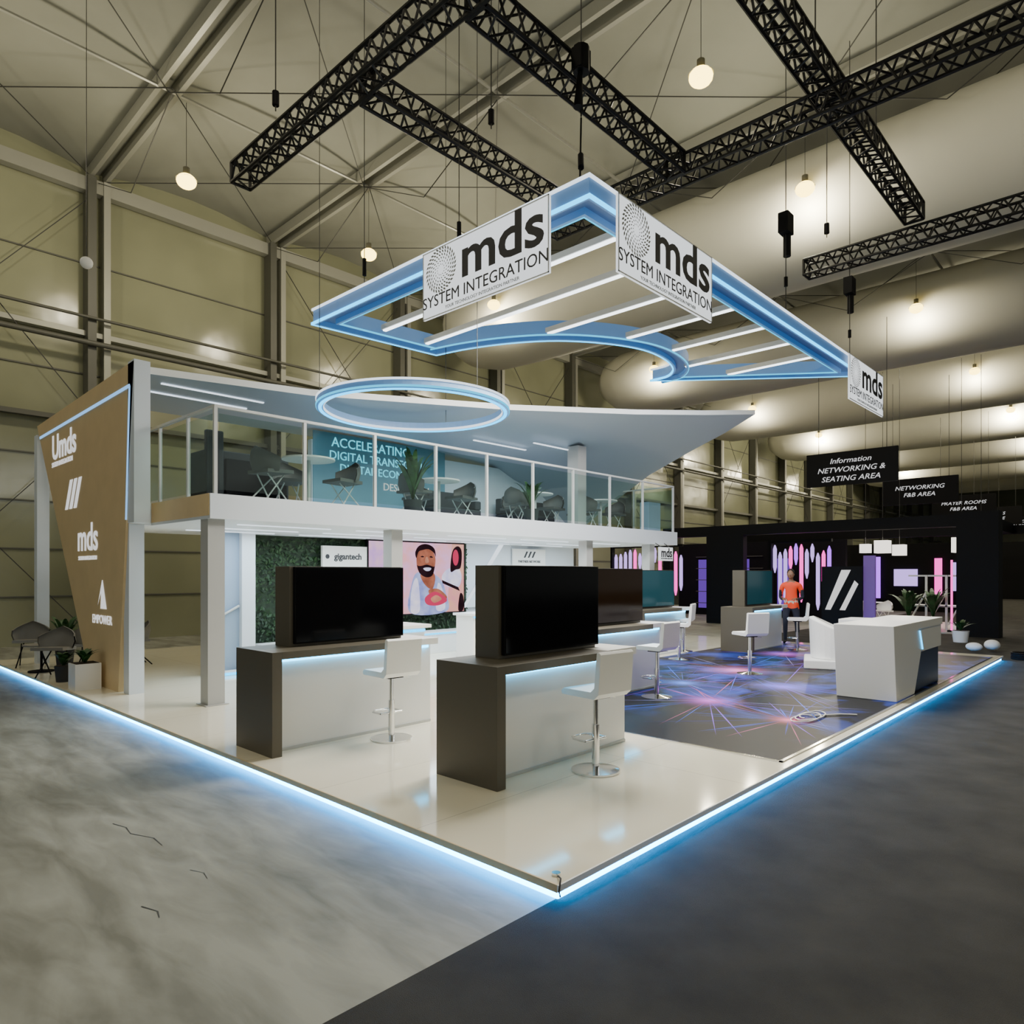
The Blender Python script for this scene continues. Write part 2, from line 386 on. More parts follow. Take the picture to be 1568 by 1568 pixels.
def offset(path,dist):
    out=[];N=len(path)
    for i in range(N):
        a=Vector(path[(i-1)%N]);p=Vector(path[i]);c=Vector(path[(i+1)%N])
        d1=(p-a).normalized();d2=(c-p).normalized()
        n1=Vector((-d1.y,d1.x));n2=Vector((-d2.y,d2.x))
        if area_<0:n1=-n1;n2=-n2
        m=(n1+n2);m=m/max(m.length,.3);k=dist/max(m.dot(n1),.45)
        out.append(tuple(p+m*k))
    return out
def band(w0,w1,z0,z1,m):
    A=offset(path,w0);C=offset(path,w1);vs=[];fs=[]
    for (x,y),(x2,y2) in zip(A,C):vs+=[(x,y,z0),(x2,y2,z0),(x2,y2,z1),(x,y,z1)]
    for i in range(N):
        j=(i+1)%N
        for k in range(4):fs.append((i*4+k,i*4+(k+1)%4,j*4+(k+1)%4,j*4+k))
    b.add(vs,fs,m)
RZB=5.78
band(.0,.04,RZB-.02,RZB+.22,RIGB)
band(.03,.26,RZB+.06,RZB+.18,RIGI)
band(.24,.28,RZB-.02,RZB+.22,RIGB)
band(-.025,.0,RZB-.03,RZB+.01,LEDC);band(.28,.292,RZB-.03,RZB-.005,LEDCS)
band(-.02,.0,RZB+.195,RZB+.23,LEDWS)
def ycurve(x):
    best=None
    ins=offset(path,.26)[2:]
    for i in range(len(ins)-1):
        (x0,y0),(x1,y1)=ins[i],ins[i+1]
        if min(x0,x1)<=x<=max(x0,x1) and abs(x1-x0)>1e-6:
            y=y0+(y1-y0)*(x-x0)/(x1-x0)
            if best is None or y<best:best=y
    return best or 6.9
for x in (3.95,4.85,5.9,7.0,8.1,9.15,10.2):
    y1=ycurve(x)+.05
    b.box(x-.05,2.27,RZB+.02,x+.05,y1,RZB+.10,STEELW);b.box(x-.03,2.29,RZB+.0,x+.03,y1-.02,RZB+.02,LEDW)
b.build('hanging_light_frame')
def dotlogo(b,c,ax,ay,R,m):
    c=Vector(c);ax=Vector(ax);ay=Vector(ay);nz=ax.cross(ay)
    for ring in range(6):
        r=R*(.25+.75*ring/5);n=12+4*ring
        for k in range(n):
            a=2*math.pi*k/n+ring*.13;p=c+ax*r*math.cos(a)+ay*r*math.sin(a)
            q=R*.035*(1+ring*.25)
            t=Vector((math.cos(a+.8),math.sin(a+.8)))
            u=ax*t.x+ay*t.y;w=nz.cross(u)
            b.add([p+u*q*1.6,p+w*q*.7,p-u*q*1.6,p-w*q*.7],[(0,1,2,3)],m)
def banner(org,ax,L,H):
    b=B();o=Vector(org);ax=Vector(ax);ay=Vector((0,0,1));nz=ax.cross(ay)
    b.prism([o,o+ax*L,o+ax*L+ay*H,o+ay*H],-nz*.03,BANN)
    f=nz*.006
    for a,c,d,e in ((0,0,L,.012),(0,H-.012,L,H),(0,0,.012,H),(L-.012,0,L,H)):
        b.prism([o+ax*a+ay*c,o+ax*d+ay*c,o+ax*d+ay*e,o+ax*a+ay*e],nz*.008,STEELW)
    b.text('mds',.70,INK,o+ax*L*.655+ay*H*.665+f,ax,ay,.002,.014,sx=1.18)
    b.text('SYSTEM INTEGRATION',.21,INK,o+ax*L*.5+ay*H*.225+f,ax,ay,.002,.0,sx=1.0)
    b.text('YOUR TECHNOLOGY INTEGRATION PARTNER',.06,INKG,o+ax*L*.5+ay*H*.075+f,ax,ay,.002)
    dotlogo(b,o+ax*L*.165+ay*H*.66+f,ax,ay,.27,INKG)
    b.build('hanging_banner_sign')
banner((2.89,4.65,5.10),(0,-1,0),2.15,.86)
banner((3.38,1.93,5.10),(1,0,0),2.15,.86)
banner((11.05,1.93,5.12),(1,0,0),2.15,.86)

# ring
b=B()
def ring(c,R,w,h,m,n=72,lo=0):
    vs=[];fs=[]
    for i in range(n):
        a=2*math.pi*i/n
        for rr,zz in ((R-w,-h),(R,-h),(R,h),(R-w,h)):vs.append((c[0]+rr*math.cos(a),c[1]+rr*math.sin(a),c[2]+zz))
    for i in range(n):
        j=(i+1)%n
        for k in range(4):fs.append((i*4+k,i*4+(k+1)%4,j*4+(k+1)%4,j*4+k))
    b.add(vs,fs,m,False)
RC=(4.03,6.25,4.42)
ring(RC,1.5,.10,.07,RIGB);ring((RC[0],RC[1],RC[2]-.075),1.47,.05,.010,LEDC);ring((RC[0],RC[1],RC[2]+.055),1.512,.012,.015,LEDWS);ring((RC[0],RC[1],RC[2]-.045),1.512,.012,.015,LEDCS);ring((RC[0],RC[1],RC[2]-.05),1.40,.012,.02,LEDWS)
for a in (0.5,2.6,4.7):b.cyl((RC[0]+1.45*math.cos(a),RC[1]+1.45*math.sin(a),RC[2]+.06),(RC[0]+1.45*math.cos(a),RC[1]+1.45*math.sin(a),12.3),.005,WIRE,4)
b.build('ring_pendant_light')

# ------------------------------------------------------------ platform
b=B();PX,PY=14.4,14.2
b.box(.05,.05,0,PX-.05,PY-.05,.078,WHITE)
b.box(.0,.0,.078,PX,PY,PZ,PLAT)
b.box(-.012,-.012,.066,PX,.0,PZ+.003,WHITE);b.box(-.012,0,.060,0,PY,PZ+.003,BEIGE)
b.box(.025,.03,.006,.05,PY,.072,LEDB);b.box(.03,.025,.006,PX,.05,.072,LEDB)
b.box(PX-.05,.03,.012,PX-.035,PY,.058,LEDB)
b.build('exhibition_platform')
b=B();b.box(3.3,.12,PZ+.001,13.9,3.3,PZ+.006,ENERGY);b.box(6.6,3.3,PZ+.001,13.9,5.0,PZ+.006,ENERGY)
b.box(3.27,.09,PZ+.001,13.93,.12,PZ+.010,CHROME);b.box(3.27,.09,PZ+.001,3.30,3.3,PZ+.010,CHROME)
rs=random.Random(21);zt=PZ+.0065
def instreak(x,y):return (3.8<x<13.85 and .16<y<3.25) or (6.7<x<13.85 and 3.2<y<4.95)
for (nx_,ny_,r) in NODES:
    for i in range(24):
        a=rs.uniform(0,math.tau);L=rs.uniform(.6,4.0)*r+.4;t0=rs.uniform(0,.25)*r
        st=.05;t=t0
        while t<L and instreak(nx_+math.cos(a)*(t+st),ny_+math.sin(a)*(t+st)):t+=st
        if t-t0<.3:continue
        w=rs.uniform(.003,.010);ux,uy=math.cos(a),math.sin(a);zt+=.00001
        m=rs.choice((STRK[0],STRK[0],STRK[1],STRK[2],STRK[3],STRK[3],STRK[4]))
        sx_,sy_=nx_+ux*t0,ny_+uy*t0;px,py=nx_+ux*t,ny_+uy*t;mx,my=(sx_+px)/2,(sy_+py)/2
        b.add([(sx_,sy_,zt),(mx+uy*w,my-ux*w,zt),(px,py,zt),(mx-uy*w,my+ux*w,zt)],[(0,1,3),(1,2,3)],m)
b.build('printed_carpet')
b=B();b.cyl((.09,.09,PZ),(.09,.09,PZ+.015),.025,CHROME,16);b.tube([(.07,.06,PZ+.01),(.02,-.0,PZ+.03),(-.025,-.025,.08),(-.02,-.03,.05)],.005,INK,6);b.build('cable_outlet')

# ------------------------------------------------------------ demo stations
def station(x,y,screen=SCRB,stoolrot=.3):
    b=B();b.M=RZ(x,y,PZ)
    b.box(0,0,0,.10,.72,.97,DGREY)
    b.box(.10,.0,.90,1.55,.72,.97,DGREY)
    b.box(.10,.20,0,2.05,.70,.90,WHITE)
    b.box(1.55,.06,.90,2.05,.72,.97,WHITE)
    b.box(.12,.17,.855,2.0,.197,.895,LEDCT)
    b.box(.10,.19,.0,2.05,.20,.03,STEELW)
    b.box(.36,.34,.97,1.74,.62,1.77,DGREY)
    b.box(.40,.30,1.0,1.74,.34,1.765,BLACK);b.box(.41,.296,1.012,1.73,.30,1.755,screen)
    b.build('demo_counter_with_monitor',.004)
TEAL=mat('teal_screen',(.01,.04,.05),.1,emit=(.02,.15,.2),es=.15,spec=.3)
BRN=mat('brown_screen',(.010,.006,.003),.08,emit=(.3,.12,.04),es=.02,spec=.15)
station(.92,1.37);station(.20,3.55);station(4.2,2.95,BRN);station(8.75,5.05,TEAL);station(11.3,3.95,TEAL)

def stool(x,y,rot):
    b=B();b.M=RZ(x,y,PZ+.001,rot)
    b.cyl((0,0,0),(0,0,.015),.21,CHROME,32);b.cyl((0,0,.015),(0,0,.045),.20,CHROME,32,r1=.035)
    b.cyl((0,0,.04),(0,0,.40),.032,CHROME,16);b.cyl((0,0,.40),(0,0,.64),.020,CHROME,12)
    b.box(-.09,-.09,.63,.09,.09,.655,BLACK);b.cyl((.06,0,.64),(.20,-.05,.62),.006,CHROME,6)
    pts=[(-.13,0,.27),(-.13,.14,.27),(-.08,.20,.27),(.08,.20,.27),(.13,.14,.27),(.13,0,.27)]
    b.tube([(0,.0,.27)]+[(-.13,0,.27)],.010,CHROME,6);b.tube(pts,.010,CHROME,6);b.tube([(0,0,.27),(.13,0,.27)],.010,CHROME,6)
    prof=[(.20,.66),(.21,.69),(.18,.715),(-.13,.715),(-.17,.75),(-.20,1.04),(-.225,1.05),(-.245,1.03),(-.22,.70),(-.17,.655)]
    b.prism([(-.21,p[0],p[1]) for p in prof],(.42,0,0),LEAW)
    b.build('bar_stool',.012)
stool(1.92,1.16,-.1);stool(1.42,3.38,-.05);stool(5.35,2.65,0);stool(8.35,2.68,-.5);stool(10.6,5.2,.3);stool(9.3,4.55,.5);stool(12.6,3.5,.4);stool(11.2,5.7,-2.6)

# ------------------------------------------------------------ reception desk
b=B()
DZ=PZ+.008
b.prism([(7.15,.14,DZ),(8.05,.14,DZ),(8.45,.14,.72),(8.30,.14,1.0),(9.75,.14,1.0),(9.75,.14,1.11),(7.02,.14,1.11)],(0,.75,0),WHITE)
b.prism([(8.30,.16,1.0),(9.75,.16,1.0),(9.75,.16,.66),(8.55,.16,.66)],(0,.70,0),WHITE)
b.prism([(8.15,.18,DZ),(9.65,.18,DZ),(9.65,.18,.66),(8.5,.18,.66)],(0,.66,0),NAVY)
b.prism([(8.30,.125,.98),(8.33,.125,.98),(8.49,.125,.70),(8.46,.125,.70)],(0,.02,0),LEDC)
b.box(9.1,.89,DZ,9.75,1.5,1.05,WHITE)
b.build('reception_desk',.006)
b=B();b.M=RZ(10.25,1.95,PZ+.006,math.radians(200))
b.box(-.5,-.5,0,.5,.55,.16,WHITE)
b.box(-.30,-.22,.16,.30,.42,.46,LEAW)
n=20;vs=[];fs=[]
def armh(t): return .60+.30*max(0,math.cos(t*math.pi*.5))**1.3
for i in range(n+1):
    t=-1+2*i/n;a=math.radians(-90)+t*math.radians(125)
    co,si=math.cos(a),math.sin(a)
    for rr,zz in ((.34,.16),(.44,.16),(.47,armh(t)),(.38,armh(t)+.02)):vs.append((rr*co,rr*si+.05,zz))
for i in range(n):
    for k in range(4):fs.append((i*4+k,i*4+(k+1)%4,(i+1)*4+(k+1)%4,(i+1)*4+k))
fs+=[(0,1,2,3),(4*n+3,4*n+2,4*n+1,4*n)]
b.add(vs,fs,LEAW,False)
b.build('white_armchair',.02)
b=B();pts=[]
for i in range(60):
    t=i/59*math.tau*2.5;pts.append((5.2+.28*math.cos(t)*(1+.1*i/59)+.006*i,.62+.12*math.sin(t),PZ+.018+.008*(i%5)/5))
b.tube(pts,.008,FABW,6);b.tube([(5.5,.6,PZ+.018),(5.8,.4,PZ+.018),(5.9,.25,PZ+.018)],.008,FABW,6);b.build('white_cable_coil')

# ------------------------------------------------------------ fin wall
b=B();FX=.45
b.prism([(FX,7.87,4.72),(FX,12.95,4.55),(FX,9.75,PZ),(FX,8.5,PZ)],(.18,0,0),BEIGE)
def fx(Y0,Z0,Y1,Z1,w,m):
    d=Vector((0,Y1-Y0,Z1-Z0)).normalized();n=Vector((0,-d.z,d.y))*w
    b.prism([(FX-.012,Y0-n.y,Z0-n.z),(FX-.012,Y1-n.y,Z1-n.z),(FX-.012,Y1+n.y,Z1+n.z),(FX-.012,Y0+n.y,Z0+n.z)],(.014,0,0),m)
LEDFIN=emis('fin_led',(.25,.55,1.),1.3)
fx(8.02,4.40,12.72,4.30,.022,LEDFIN);fx(8.02,4.40,8.16,2.55,.018,LEDFIN)
AX=(0,-1,0);AZ=(0,0,1)
def ft(t,sz,Y,Z,off=0,sx=1):b.text(t,sz,TXTW,(FX-.006,Y,Z),AX,AZ,.004,off,sx=sx)
ft('Umds',.60,11.2,3.98,.010);ft('SYSTEM INTEGRATION',.12,11.3,3.70)
for k in range(3):
    y=11.1-.24*k;b.prism([(FX-.01,y,2.87),(FX-.01,y-.14,2.87),(FX-.01,y-.42,3.35),(FX-.01,y-.28,3.35)],(.012,0,0),TXTW)
ft('mds',.62,9.9,2.35,.006);ft('SYSTEM INTEGRATION',.09,9.9,2.04)
b.prism([(FX-.01,9.40,1.27),(FX-.01,9.0,1.27),(FX-.01,9.18,1.70)],(.012,0,0),TXTW)
b.prism([(FX-.014,9.40,1.27),(FX-.014,9.25,1.27),(FX-.014,9.22,1.5)],(.012,0,0),BEIGE)
ft('EMPOWER',.19,9.2,1.10,.0)
b.build('branded_fin_wall')
b=B();b.box(.45,7.86,2.5,.66,8.1,4.74,WALLW);b.box(.48,8.15,PZ,.68,8.36,2.5,WALLW);b.build('fin_wall_post')
b=B();b.box(.46,13.0,PZ,.66,13.2,4.4,WALLW);b.build('rear_support_post')

# ------------------------------------------------------------ upper deck
DX0,DX1,DY0,DY1,DZ0,DZ1=.86,12.46,6.4,10.4,2.5,2.82
b=B();b.box(DX0,DY0,DZ0,DX1,DY1,DZ1,WALLW);b.box(DX0-.012,DY0+.02,DZ0+.04,DX0,DY1,DZ1,BEIGE);b.box(.68,8.36,DZ0,DX0-.012,DY1,DZ1,WALLW)
for yy in (7.2,8.2,9.0):
    for x0 in (1.6,3.6,5.6,7.6,9.6):b.box(x0,yy-.03,DZ0-.012,x0+1.5,yy+.03,DZ0,LEDWS)
b.build('mezzanine_deck')
for x,y in ((.98,6.6),(3.95,6.7),(9.1,6.7),(11.6,6.7)):
    b=B();b.box(x-.11,y-.11,PZ,x+.11,y+.11,DZ0,COLM);b.box(x-.15,y-.15,PZ,x+.15,y+.15,PZ+.012,COLM);b.build('support_column')
b=B()
posts=[.95,2.22,3.42,4.65,5.85,7.1,8.35,9.65,10.97,12.35]
ry=DY0+.06
for x in posts:b.box(x-.022,ry-.022,DZ1,x+.022,ry+.022,3.95,STEELW)
for i in range(len(posts)-1):b.box(posts[i]+.05,ry-.006,DZ1+.06,posts[i+1]-.05,ry+.006,3.86,GLASS)
b.box(.93,ry-.025,3.93,12.37,ry+.025,3.965,STEELW)
for y in (7.3,8.3,9.3):b.box(.93,y-.02,DZ1,.97,y+.02,3.95,STEELW)
for y0,y1 in ((6.5,7.26),(7.34,8.26),(8.34,9.26)):b.box(.945,y0,DZ1+.06,.957,y1,3.86,GLASS)
b.box(.925,ry,3.93,.975,9.35,3.965,STEELW)
for y in (7.6,8.7,9.55):b.box(12.33,y-.02,DZ1,12.37,y+.02,3.95,STEELW)
b.box(12.345,6.5,DZ1+.06,12.357,9.5,3.86,GLASS);b.box(12.325,ry,3.93,12.375,9.57,3.965,STEELW)
b.build('glass_balustrade')
# canopy
b=B()
rows=[
 (.68,[(8.05,4.62),(8.5,4.62),(9.0,4.62),(9.6,4.62),(10.0,4.62),(10.4,4.62)]),
 (2.9,[(7.45,4.62),(8.0,4.62),(8.6,4.62),(9.2,4.62),(9.8,4.62),(10.4,4.62)]),
 (6.3,[(6.35,4.80),(7.1,4.72),(7.9,4.66),(8.7,4.62),(9.5,4.62),(10.4,4.62)]),
 (9.2,[(5.45,5.06),(6.2,4.92),(7.1,4.75),(8.1,4.6),(9.2,4.5),(10.4,4.4)]),
 (11.0,[(4.88,5.26),(5.6,5.03),(6.5,4.77),(7.6,4.45),(8.8,4.1),(10.2,3.7)]),
 (12.45,[(4.4,5.44),(5.15,5.11),(6.0,4.80),(7.2,4.32),(8.4,3.65),(9.7,2.85)])]
vs=[(x,y,z) for x,r in rows for y,z in r];top=[(x,y,z+.10) for x,r in rows for y,z in r]
fs=[];R=6
for i in range(len(rows)-1):
    for j in range(R-1):fs.append((i*R+j,i*R+j+1,(i+1)*R+j+1,(i+1)*R+j))
n=len(vs);tf=[tuple(k+n for k in f[::-1]) for f in fs]
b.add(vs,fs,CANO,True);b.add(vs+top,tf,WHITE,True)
for i in range(len(rows)-1):
    b.add([vs[i*R],vs[(i+1)*R],top[(i+1)*R],top[i*R]],[(0,1,2,3)],WHITE)
    b.add([vs[i*R+R-1],vs[(i+1)*R+R-1],top[(i+1)*R+R-1],top[i*R+R-1]],[(0,1,2,3)],WHITE)
for j in range(R-1):
    k=(len(rows)-1)*R+j;b.add([vs[k],vs[k+1],top[k+1],top[k]],[(0,1,2,3)],WHITE)
for y in (8.4,9.0):b.box(1.0,y-.02,4.60,2.6,y+.02,4.615,LEDWS)
for x0,x1,y,z in ((7.0,8.6,8.0,4.57),(8.2,9.8,7.4,4.60)):b.box(x0,y-.025,z-.02,x1,y+.025,z,LEDWS)
b.build('canopy_roof')
b=B();b.box(9.35,7.1,DZ1,9.65,7.4,4.66,COLM);b.build('canopy_post')
b=B();b.box(4.2,9.6,DZ1,12.3,9.75,4.4,WALLW);b.box(4.22,9.585,DZ1,7.6,9.6,4.58,TEALW)
b.text('ACCELERATING',.27,TXTC,(5.6,9.58,4.40),(1,0,0),AZ,.006,.0);b.text('DIGITAL TRANSFORM',.24,TXTC,(5.75,9.58,4.14),(1,0,0),AZ,.006,.0);b.text('DIGITAL ECONOMY',.23,TXTC,(5.85,9.58,3.90),(1,0,0),AZ,.006,.0)
b.text('DESKOTECH',.22,TXTW,(6.5,9.58,3.62),(1,0,0),AZ,.006,.0)
b.build('upper_signage_wall')

# lower back walls
b=B();b.box(1.96,9.1,PZ,2.52,9.3,DZ0,GREYB);b.box(2.52,9.0,PZ,2.76,9.3,DZ0,WALLW);b.box(1.9,8.9,PZ,2.7,9.0,PZ+.08,WHITE);b.box(1.9,8.885,PZ+.01,2.7,8.9,PZ+.05,LEDC)
b.tube([(2.02,9.06,1.0),(2.5,9.06,1.25)],.02,STEELW,8);b.build('storage_partition')
b=B();b.box(2.8,9.62,PZ,8.3,9.75,DZ0,HEDGE)
for i in range(4200):
    x=random.uniform(2.82,8.28);z=random.uniform(PZ+.03,DZ0-.05);y=9.62-random.uniform(0,.06);a=random.uniform(0,6.28);s=random.uniform(.03,.06)
    u=Vector((math.cos(a),-random.uniform(.2,.7),math.sin(a)))*s;w=Vector((-math.sin(a),-.2,math.cos(a)))*s*.5
    p=Vector((x,y,z));b.add([p-u,p+w,p+u,p-w],[(0,1,2,3)],HLEAF)
b.build('living_green_wall')
b=B();b.box(8.3,9.62,PZ,12.4,9.75,DZ0,WALLW);b.prism([(8.1,9.5,1.0),(8.16,9.5,1.0),(9.45,9.5,DZ0),(9.33,9.5,DZ0)],(0,.05,0),LEDWS)
b.prism([(8.16,9.53,1.0),(9.9,9.53,1.0),(10.4,9.53,DZ0),(9.45,9.53,DZ0)],(0,.04,0),WALLW)
b.box(9.75,9.46,2.0,11.0,9.5,2.42,FABW)
for k in range(3):
    x=10.15+.15*k;b.prism([(x,9.455,2.2),(x+.06,9.455,2.2),(x+.16,9.455,2.36),(x+.10,9.455,2.36)],(0,.01,0),INK)
b.text('PARTNER NETWORK',.09,INK,(10.37,9.455,2.1),(1,0,0),AZ)
b.build('rear_feature_wall')
b=B();b.box(4.35,9.46,1.92,5.38,9.52,2.34,FABW);b.text('gigantech',.17,INK,(4.93,9.455,2.13),(1,0,0),AZ,.003,.004)
b.cyl((4.46,9.455,2.13),(4.46,9.46,2.13),.045,INK,16);b.build('sponsor_sign')
def scr(name,c,s,c2=None):
    m=emis(name,c,s);nt=m.node_tree;e=[n for n in nt.nodes if n.type=='EMISSION'][0]
    tc=nt.nodes.new('ShaderNodeTexCoord');n=nt.nodes.new('ShaderNodeTexNoise');n.inputs['Scale'].default_value=3.5;n.inputs['Detail'].default_value=4
    nt.links.new(tc.outputs['Object'],n.inputs['Vector']);r=nt.nodes.new('ShaderNodeValToRGB');r.color_ramp.elements[0].position=.35;r.color_ramp.elements[1].position=.65
    r.color_ramp.elements[0].color=(*c,1);r.color_ramp.elements[1].color=(*(c2 or tuple(x*.6 for x in c)),1)
    nt.links.new(n.outputs['Fac'],r.inputs[0]);nt.links.new(r.outputs[0],e.inputs[0]);return m
PINK=scr('screen_pink',(1.,.45,.50),1.2,(.9,.50,.80));SKY=scr('screen_lightblue',(.50,.58,.95),1.1,(.25,.30,.75));SKN=scr('screen_skin',(.60,.20,.12),1.,(.32,.10,.06));SKN2=scr('screen_skin_light',(.8,.34,.22),1.);DRK=scr('screen_dark',(.05,.02,.03),.6)
RED=emis('screen_red',(.75,.05,.14),1.);LIL=scr('screen_lilac',(.75,.42,.95),1.1,(.95,.6,.8));PEACH=scr('screen_peach',(1.,.50,.35),1.1,(.95,.35,.42));SW=scr('screen_white',(.92,.86,1.),1.3,(.6,.6,.95))
b=B();sx0,sx1,sz0,sz1=5.41,8.05,.93,2.47
b.box(sx0-.03,9.44,sz0-.03,sx1+.03,9.50,sz1+.03,BLACK);b.box(sx0,9.436,sz0,sx1,9.44,sz1,PINK)
LY=[0]
def sp(pts,m):
    LY[0]+=1;b.poly([(sx0+p[0]*(sx1-sx0),9.436-.0006*LY[0],sz0+p[1]*(sz1-sz0)) for p in pts],m)
def smooth(pts,m,n=6):
    q=pts+pts[:1];P=[pts[-1]]+q+[pts[1]];out=[]
    for i in range(1,len(P)-2):
        p0,p1,p2,p3=[Vector(k) for k in P[i-1:i+3]]
        for k in range(n):
            t=k/n;out.append(tuple(.5*((2*p1)+(p2-p0)*t+(2*p0-5*p1+4*p2-p3)*t*t+(3*p1-p0-3*p2+p3)*t*t*t)))
    sp(out,m)
def se(cx,cz,rx,rz,m,n=20,t=0):sp([(cx+rx*math.cos(a)*math.cos(t)-rz*math.sin(a)*math.sin(t),cz+rx*math.cos(a)*math.sin(t)*1.7+rz*math.sin(a)*math.cos(t)) for a in [2*math.pi*i/n for i in range(n)]],m)
sp([(.80,0),(1,0),(1,1),(.86,1)],PEACH)
sp([(0,0),(.30,0),(.34,.4),(.25,1),(0,1)],LIL)
smooth([(.405,.01),(.80,.01),(.79,.28),(.74,.46),(.66,.55),(.58,.52),(.48,.58),(.42,.42)],SKY)
smooth([(.41,.03),(.50,.03),(.50,.32),(.47,.50),(.42,.36)],SW)
smooth([(.68,.05),(.78,.05),(.76,.3),(.70,.42)],SW)
smooth([(.51,.55),(.56,.40),(.64,.34),(.67,.52),(.60,.62)],SKN)
smooth([(.47,.70),(.49,.60),(.55,.55),(.62,.56),(.665,.66),(.67,.80),(.62,.92),(.53,.93),(.475,.84)],SKN)
smooth([(.468,.78),(.455,.86),(.49,.95),(.56,.985),(.63,.96),(.668,.90),(.675,.80),(.655,.86),(.60,.91),(.54,.90),(.49,.87)],DRK)
smooth([(.475,.68),(.50,.57),(.57,.51),(.64,.54),(.668,.68),(.655,.66),(.62,.675),(.575,.69),(.53,.675),(.49,.67)],DRK)
smooth([(.54,.635),(.57,.60),(.61,.605),(.625,.64),(.58,.65)],SW)
smooth([(.565,.79),(.585,.80),(.60,.73),(.575,.71),(.56,.73)],SKN2)
smooth([(.51,.80),(.53,.815),(.55,.80),(.53,.792)],DRK,3);smooth([(.605,.80),(.625,.815),(.645,.795),(.625,.79)],DRK,3)
smooth([(.60,.33),(.70,.34),(.78,.26),(.80,.20),(.74,.16),(.62,.24)],SKN)
smooth([(.56,.22),(.66,.30),(.76,.24),(.80,.16),(.70,.10),(.58,.12)],RED);smooth([(.62,.20),(.68,.25),(.74,.19),(.66,.14)],SKN2)
smooth([(.74,.50),(.80,.62),(.92,.66),(.97,.52),(.93,.36),(.80,.38)],SW)
smooth([(.84,.60),(.86,.88),(.92,.97),(.97,.90),(.96,.66),(.90,.62)],DRK);se(.90,.80,.035,.12,RED)
sp([(.74,.47),(.93,.36),(.95,.30),(.75,.42)],DRK);smooth([(.93,.02),(.99,.02),(.99,.22),(.95,.26)],DRK)
b.build('media_wall_screen')
b=B();b.box(2.9,8.9,PZ,8.6,9.4,.55,WHITE);b.box(3.0,8.88,.50,8.6,8.9,.53,LEDC);b.box(6.6,7.6,PZ,8.8,8.1,.95,WHITE);b.box(6.55,7.5,.95,8.85,8.15,1.0,WHITE);b.box(6.6,7.58,.91,8.8,7.6,.94,LEDC)
b.build('rear_display_bench',.006)
b=B();b.box(2.6,5.6,PZ,3.7,6.1,1.0,WHITE);b.box(2.55,5.5,1.0,3.75,6.15,1.05,WHITE);b.box(2.6,5.58,.94,3.7,5.6,.98,LEDC);b.build('info_counter',.005)
b=B();b.box(11.3,6.2,2.1,11.9,6.24,2.42,BANN);b.text('mds',.30,INK,(11.6,6.19,2.28),(1,0,0),AZ,.003,.008);b.text('SYSTEM INTEGRATION',.05,INK,(11.6,6.19,2.15),(1,0,0),AZ)
b.cyl((11.4,6.22,2.42),(11.4,6.38,2.52),.01,WIRE,5);b.cyl((11.8,6.22,2.42),(11.8,6.38,2.52),.01,WIRE,5);b.build('small_brand_sign')

# ------------------------------------------------------------ plants
def leaves(b,c,h,n,spread,m=LEAF,w=.05):
    for i in range(n):
        a=random.uniform(0,6.28);L=h*random.uniform(.7,1.1);sp_=spread*random.uniform(.5,1.1);pts=[]
        K=6
        for k in range(K+1):
            t=k/K;pts.append(Vector((math.cos(a)*sp_*t**1.4,math.sin(a)*sp_*t**1.4,L*(t-.35*t**3)))+Vector(c))
        s=Vector((-math.sin(a),math.cos(a),0));vs=[];fs=[]
        for k,p in enumerate(pts):
            ww=w*math.sin(math.pi*min(.98,.12+.86*k/K));vs+=[p-s*ww,p+s*ww]
        for k in range(K):fs.append((2*k,2*k+1,2*k+3,2*k+2))
        b.add(vs,fs,m)
def plant(name,x,y,z,h,spread,potm,pot=.15,ph=.3,n=22,square=False,w=.05):
    b=B()
    if square:b.box(x-pot,y-pot,z,x+pot,y+pot,z+ph,potm);b.box(x-pot+.02,y-pot+.02,z+ph-.0,x+pot-.02,y+pot-.02,z+ph+.006,SOIL)
    else:b.cyl((x,y,z),(x,y,z+ph),pot*.8,potm,20,r1=pot);b.cyl((x,y,z+ph),(x,y,z+ph+.005),pot*.9,SOIL,20)
    leaves(b,(x,y,z+ph),h,n,spread,w=w);b.build(name)
plant('potted_palm',4.68,7.1,DZ1,1.30,.45,SOFA,.17,.25,22,w=.055)
plant('potted_palm',7.6,6.95,DZ1,.85,.38,SOFA,.16,.28,22,w=.05)
plant('planter_box_with_plant',.22,9.2,PZ,.28,.20,WHITE,.17,.38,30,True,.04)
plant('potted_plant',.75,12.35,PZ,.8,.4,SOFA,.16,.35,24)
plant('potted_plant',.2,10.2,PZ,.3,.2,SOFA,.13,.25,20)
